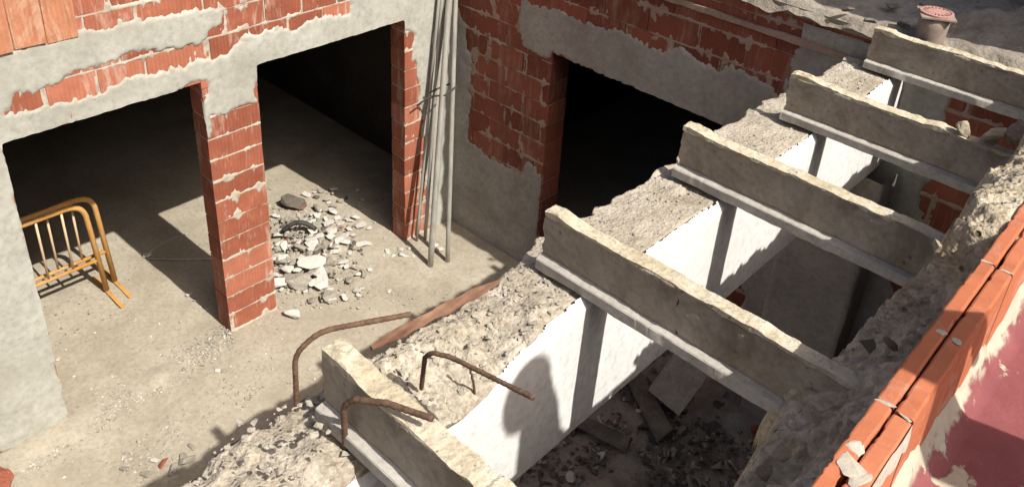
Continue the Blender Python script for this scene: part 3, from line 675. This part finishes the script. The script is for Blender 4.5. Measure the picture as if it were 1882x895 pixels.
def on_beam(x, y):
    a = np.abs(YS-y).argmin(); c = slice(8, 62); b_i = np.abs(X_[a, c]-x).argmin(); return float(Z_[a, c][b_i])
pts, sz = [], []; rg = random.Random(77)
for k in range(900):
    y = rg.uniform(.3, 1.85) if rg.random() < .75 else rg.uniform(1.85, 4.2); x = rg.uniform(-1.46, -1.23); s_z = rg.choice((.004, .005, .006, .008, .011, .016 if y < 1.8 else .006))
    pts.append((x, y, on_beam(x, y)+s_z*.25)); sz.append(s_z)
gravel('beam_grit', pts, sz, M['chunk_grey'], 'loose crumbs of concrete lying on top of the broken beam', 'grit', 31)
# ------------------------------------------------------------------ rubble in the sunlit doorway
CW = [rock_mesh('plaster_chunk', 100+k, M['chunk_white'], .45) for k in range(5)]
CG = [rock_mesh('concrete_chunk', 120+k, M['chunk_grey'], .8) for k in range(6)]
CD = [rock_mesh('concrete_chunk', 140+k, M['chunk_dark'], .7) for k in range(5)]
CBk = [rock_mesh('brick_scrap', 160+k, M['chunk_brick'], .6) for k in range(3)]
r = random.Random(5)
def rot(): return (r.uniform(-.35, .35), r.uniform(-.35, .35), r.uniform(0, 6.28))
def at(u, v, z=0.): return tuple(P(u, v, 2, z))
GR = 'broken pieces in the sunlit rubble heap'
put(CW[0], 'plaster_chunk', at(572, 482, .10), (.15, .13, .10), (.25, .1, .6), 'largest pale plaster slab, in the middle of the sunlit rubble heap', 'rubble', GR)
put(CW[1], 'plaster_chunk', at(592, 518, .05), (.11, .09, .10), (.1, -.2, 2.), 'white plaster block at the lower right of the sunlit rubble heap', 'rubble', GR)
put(CG[2], 'concrete_chunk', at(603, 543, .05), (.09, .08, .11), (.3, .1, .3), 'grey stone block at the front tip of the sunlit rubble heap', 'rubble', GR)
put(CG[3], 'concrete_chunk', at(545, 512, .06), (.19, .15, .11), (.15, .2, .2), 'big grey concrete slab at the front of the sunlit rubble heap', 'rubble', GR)
put(CD[1], 'concrete_chunk', at(540, 372, .07), (.16, .10, .13), (.4, .2, .5), 'dark charred block at the back of the sunlit rubble heap', 'rubble', GR)
put(CW[2], 'plaster_chunk', at(512, 520, .06), (.09, .08, .14), (.2, .2, 1.), 'white block against the foot of the brick pillar', 'rubble', GR)
put(CW[3], 'plaster_chunk', at(522, 475, .06), (.08, .07, .11), (.5, .2, 1.), 'white plaster flake beside the pillar, left in the rubble heap', 'rubble', GR)
put(CW[4], 'plaster_chunk', at(537, 575, .04), (.10, .06, .09), (.2, .1, .4), 'pale stone lying in front of the rubble heap by the pillar foot', 'rubble', GR)
HEAP = pl  # noqa
hx, hy = -4.95, 3.06
cnt = 0
while cnt < 285:
    u = r.gauss(580, 56); v = r.gauss(452, 56)
    if u < 496 or u > 690 or v < 350 or v > 560: continue
    p = P(u, v, 2, 0)
    if p[0] > -4.2 or p[1] < 2.5: continue
    kind = r.random(); s = r.choice((.02, .024, .028, .032, .038, .045, .055, .07)); dz = .085*math.exp(-(((u-565)/50)**2+((v-470)/50)**2))
    if kind < .45: me, nm, lb = r.choice(CW), 'plaster_chunk', 'small off-white plaster fragment in the sunlit rubble heap'
    elif kind < .95: me, nm, lb = r.choice(CG), 'concrete_chunk', 'small grey concrete fragment in the sunlit rubble heap'
    elif kind < .985: me, nm, lb = r.choice(CD), 'concrete_chunk', 'small dark fragment in the sunlit rubble heap'
    else: me, nm, lb = r.choice(CBk), 'brick_scrap', 'small red brick scrap in the sunlit rubble heap'
    put(me, nm, (p[0], p[1], .35*s+.01+dz), (s, s*r.uniform(.7, 1.1), s*r.uniform(.7, 1.2)), rot(), lb, 'rubble', GR); cnt += 1
pts, sz = [], []
for k in range(2600):
    u = r.gauss(585, 62); v = r.gauss(455, 56)
    if u < 492 or u > 720 or v < 345 or v > 570: continue
    p = P(u, v, 2, 0); s = r.choice((.008, .01, .014, .018, .022)); pts.append((p[0], p[1], s*.4+.10*r.random()*math.exp(-(((u-565)/45)**2+((v-465)/45)**2)))); sz.append(s)
gravel('rubble_gravel', pts, sz, M['chunk_grey'], 'fine grey gravel under the sunlit rubble heap', 'gravel', 3)
# mound below the heap
U, V = np.meshgrid(np.arange(-5.9, -4.1, .02), np.arange(2.5, 3.9, .02), indexing='ij')
c0 = P(568, 468, 2, 0)
Hm = .07*np.exp(-(((U-c0[0])/.42)**2+((V-c0[1])/.30)**2))*(1+.5*fbm(U*6, V*6, 0, 120, 4))+.01*fbm(U*25, V*25, 0, 122, 3)-.022
G = MB(); keep = (Hm > -.004)[:-1, :-1] & ~((V < 2.60) & (U > -4.68) & (U < -4.48))[:-1, :-1]; G.grid(np.stack([U, V, Hm], -1), keep)
tag(G.build('rubble_dust', M['floor'], smooth=True), 'low mound of dust and crumbs under the sunlit rubble heap', 'rubble dust', kind='stuff')
m_ = MB(); q0, q1, q2 = Vector(at(520, 425, .10)), Vector(at(549, 409, .17)), Vector(at(580, 422, .10))
m_.tube([q0*(1-t)**2+(q1*2-(q0+q2)/2)*2*t*(1-t)+q2*t*t for t in [k/16 for k in range(17)]], .020, 12)
tag(m_.build('rubber_hose', M['rubber'], smooth=True, loc=tuple(q0)), 'black arched piece of rubber hose on the sunlit rubble heap', 'hose')
# pale scraps near the tubes
GS = 'pale scraps scattered in front of the doorway edge'
for k, (u, v, s) in enumerate(((712, 462, .05), (722, 470, .04), (735, 458, .05), (742, 468, .06), (750, 455, .045), (705, 470, .03), (760, 470, .03), (680, 495, .04), (722, 482, .02), (716, 535, .03), (722, 553, .018), (590, 565, .02), (808, 458, .05), (800, 450, .04), (788, 445, .03))):
    put(r.choice(CW), 'plaster_chunk', at(u, v, s*.3), (s, s*.7, s*.9), rot(), 'small white plaster scrap on the floor near the leaning tubes', 'rubble', GS)
# scattered debris over the courtyard, thicker along the wall line
pts, sz = [], []
for k in range(1700):
    u = r.uniform(0, 430); v = 847-(u-20)*.605+r.gauss(12, 16)
    p = P(u, v, 2, 0); pts.append((p[0], p[1], .008)); sz.append(r.choice((.005, .007, .009, .012, .016)))
for k in range(1100):
    u = r.uniform(-40, 900); v = r.uniform(440, 895); p = P(u, v, 2, 0)
    if p[0] > -2.9 or p[1] > 4.2: continue
    pts.append((p[0], p[1], .006)); sz.append(r.choice((.004, .005, .007, .009, .013)))
for k in range(260):
    u = r.gauss(330, 60); v = 1035-u*.60+r.gauss(-45, 22); p = P(u, v, 2, 0); pts.append((p[0], p[1], .008)); sz.append(r.choice((.008, .012, .018, .024)))
gravel('scattered_grit', pts, sz, M['chunk_grey'], 'fine grit and pebbles scattered over the courtyard floor', 'grit', 4)
pts, sz = [], []
for k in range(330):
    u = r.uniform(0, 600); v = r.uniform(560, 895); p = P(u, v, 2, 0)
    if r.random() < .6: u = r.uniform(0, 420); v = 847-(u-20)*.605+r.gauss(12, 14); p = P(u, v, 2, 0)
    if p[0] > -2.9: continue
    pts.append((p[0], p[1], .006)); sz.append(r.choice((.005, .007, .01, .014)))
gravel('white_crumbs', pts, sz, M['chunk_white'], 'white plaster crumbs along the foot of the sunlit wall', 'crumbs', 6)
for k, (u, v, s, me) in enumerate(((345, 845, .07, CG[0]), (338, 838, .05, CG[1]), (318, 862, .06, CG[4]), (300, 850, .05, CBk[0]), (285, 845, .04, CW[1]), (350, 822, .045, CG[5]), (270, 870, .05, CG[2]), (412, 682, .035, CG[0]), (335, 680, .03, CG[3]), (400, 680, .03, CW[3]), (230, 860, .04, CG[1]), (347, 540, .04, CW[2]), (360, 552, .035, CW[0]), (420, 612, .03, CW[4]), (270, 468, .05, CW[2]), (107, 660, .025, CW[1]))):
    put(me, 'stone', at(u, v, s*.35), (s, s*.8, s*.8), rot(), 'loose stone lying by itself on the courtyard floor', 'stone', 'loose stones on the courtyard floor')
o = put(CBk[1], 'brick_scrap', at(2, 882, .05), (.13, .10, .09), (.2, .1, .4), 'pinkish brick scrap at the foot of the grey plastered wall end', 'brick')
m_ = MB(); m_.tube(rag([Vector(at(270, 470, .02)), Vector(at(292, 452, .02)), Vector(at(318, 437, .015)), Vector(at(345, 428, .012))], .006, 2), .006, 6)
m_.tube([Vector(at(272, 475, .02)), Vector(at(330, 477, .02)), Vector(at(396, 475, .015))], .006, 6)
tag(m_.build('string', M['string'], smooth=True, loc=at(270, 472, .02)), 'pale string trailing over the floor shadow left of the brick pillar', 'string')

# ------------------------------------------------------------------ dark rubble below the joists
GD = 'rubble in the shaded pit below the joists'
def slab_piece(name, c, sx, sy, sz, rt, mat, label, cat='rubble', group=GD):
    b = MB(); b.box(-sx/2, sx/2, -sy/2, sy/2, -sz/2, sz/2, jit=.012); v = b.v[0]
    me = bpy.data.meshes.new(name); me.from_pydata(v.tolist(), [], b.f); me.materials.append(mat); o = bpy.data.objects.new(name, me); COL.objects.link(o)
    o.location = c; o.rotation_euler = rt; return tag(o, label, cat, group)
slab_piece('broken_slab', at(1250, 700, .35), .24, .34, .035, (.55, .3, .1), M['chunk_grey'], 'grey slab tilted up at the back of the shaded rubble')
slab_piece('wood_plank', at(1190, 740, .22), .50, .11, .03, (.1, .12, -.5), M['chunk_dark'], 'dark plank lying across the middle of the shaded rubble')
slab_piece('wood_plank', at(1100, 790, .2), .40, .10, .03, (.15, -.1, .2), M['chunk_dark'], 'dark plank in the front part of the shaded rubble')
for k in range(285):
    u = r.uniform(935, 1430); v = r.uniform(610, 910)
    z = r.uniform(.03, .18); p = P(u, v, 2, z)
    if p[1] > 4.22 or p[0] > -.5: continue
    s = r.choice((.02, .025, .03, .04, .05, .06, .085)); q = r.random()
    if q < .2: me, nm, lb = r.choice(CW), 'plaster_chunk', 'pale plaster chunk in the shaded rubble below the joists'
    elif q < .6: me, nm, lb = r.choice(CG), 'concrete_chunk', 'grey concrete chunk in the shaded rubble below the joists'
    elif q < .9: me, nm, lb = r.choice(CD), 'concrete_chunk', 'dark concrete chunk in the shaded rubble below the joists'
    else: me, nm, lb = r.choice(CBk), 'brick_scrap', 'red brick scrap in the shaded rubble below the joists'
    put(me, nm, tuple(p), (s, s*r.uniform(.7, 1), s*r.uniform(.7, 1.2)), (r.uniform(-.8, .8), r.uniform(-.8, .8), r.uniform(0, 6)), lb, 'rubble', GD)
pts, sz = [], []
for k in range(3200):
    x, y = r.uniform(-2.7, -.5), r.uniform(2.0, 4.25); pts.append((x, y, .10+.05*r.random())); sz.append(r.choice((.012, .018, .025, .035)))
gravel('pit_gravel', pts[::3], sz[::3], M['chunk_grey'], 'pale gravel scattered between the shaded rubble pieces below the joists', 'gravel', 19)
gravel('pit_gravel', pts, sz, M['chunk_dark'], 'dark gravel between the shaded rubble pieces below the joists', 'gravel', 9)
U, V = np.meshgrid(np.arange(-2.9, -.42, .03), np.arange(1.2, YR-.02, .03), indexing='ij')
Hm = .12*np.clip(np.minimum((U+2.9)/.4, (V-1.2)/.4), 0, 1)*(1+.5*fbm(U*4, V*4, 0, 130, 4))+.006
G = MB(); G.grid(np.stack([U, V, Hm], -1)); tag(G.build('pit_dirt', M['slab'], smooth=True), 'dark dirt floor of the shaded pit below the joists', 'dirt', kind='stuff')

# ------------------------------------------------------------------ person on the terrace, whose shadow falls on parapet and beam
def person(x, y, z, label):
    t = thing('person', (x, y, z), label, 'person')
    V_ = {'pel': (0, 0, .93), 'wai': (0, 0, 1.08), 'che': (0, 0, 1.28), 'nec': (0, 0, 1.43), 'thr': (.0, .005, 1.49), 'hea': (0, .01, 1.58), 'top': (0, 0, 1.655)}
    Rd = {'pel': (.15, .11), 'wai': (.13, .10), 'che': (.16, .115), 'nec': (.075, .07), 'thr': (.052, .052), 'hea': (.078, .092), 'top': (.06, .07)}
    E_ = [('pel', 'wai'), ('wai', 'che'), ('che', 'nec'), ('nec', 'thr'), ('thr', 'hea'), ('hea', 'top')]
    for s, k in ((-1, 'l'), (1, 'r')):
        for nm, p, q in (('hip', (s*.09, 0, .86), .088), ('kne', (s*.10, .015, .48), .058), ('ank', (s*.10, -.01, .09), .042), ('toe', (s*.115, .16, .035), .034),
                         ('sho', (s*.17, 0, 1.37), .058), ('elb', (s*.225, -.02, 1.09), .044), ('wri', (s*.22, .10, .87), .030), ('han', (s*.215, .15, .80), .032), ('fin', (s*.205, .17, .73), .018)):
            V_[nm+k] = p; Rd[nm+k] = (q, q)
        E_ += [('pel', 'hip'+k), ('hip'+k, 'kne'+k), ('kne'+k, 'ank'+k), ('ank'+k, 'toe'+k), ('nec', 'sho'+k), ('sho'+k, 'elb'+k), ('elb'+k, 'wri'+k), ('wri'+k, 'han'+k), ('han'+k, 'fin'+k)]
    ks = list(V_); me = bpy.data.meshes.new('body'); me.from_pydata([V_[k] for k in ks], [(ks.index(a), ks.index(b)) for a, b in E_], [])
    o = bpy.data.objects.new('body', me); COL.objects.link(o); o.parent = t; me.materials.append(M['cloth'])
    o.modifiers.new('Skin', 'SKIN'); sub = o.modifiers.new('Sub', 'SUBSURF'); sub.levels = 2; sub.render_levels = 2
    if not me.skin_vertices: me.attributes  # layer is created with the modifier
    for k, sv in zip(ks, me.skin_vertices[0].data): sv.radius = Rd[k]; sv.use_root = (k == 'pel')
    b = MB(); th, ph = np.meshgrid(np.linspace(0, PI*.62, 14), np.linspace(0, 2*PI, 25), indexing='ij')
    V2 = np.stack([.088*np.sin(th)*np.cos(ph), -.012+.104*np.sin(th)*np.sin(ph), 1.60+.10*np.cos(th)], -1)+np.array((x, y, z))
    b.grid(V2); b.build('hair', M['hair'], t, True)
    t.rotation_euler = (math.radians(12), 0, math.radians(0)); t.scale = (1.02, 1.02, 1.03)
    return t
person(.62, 1.88, 2.877, 'person in dark work clothes standing on the red terrace, arms hanging')
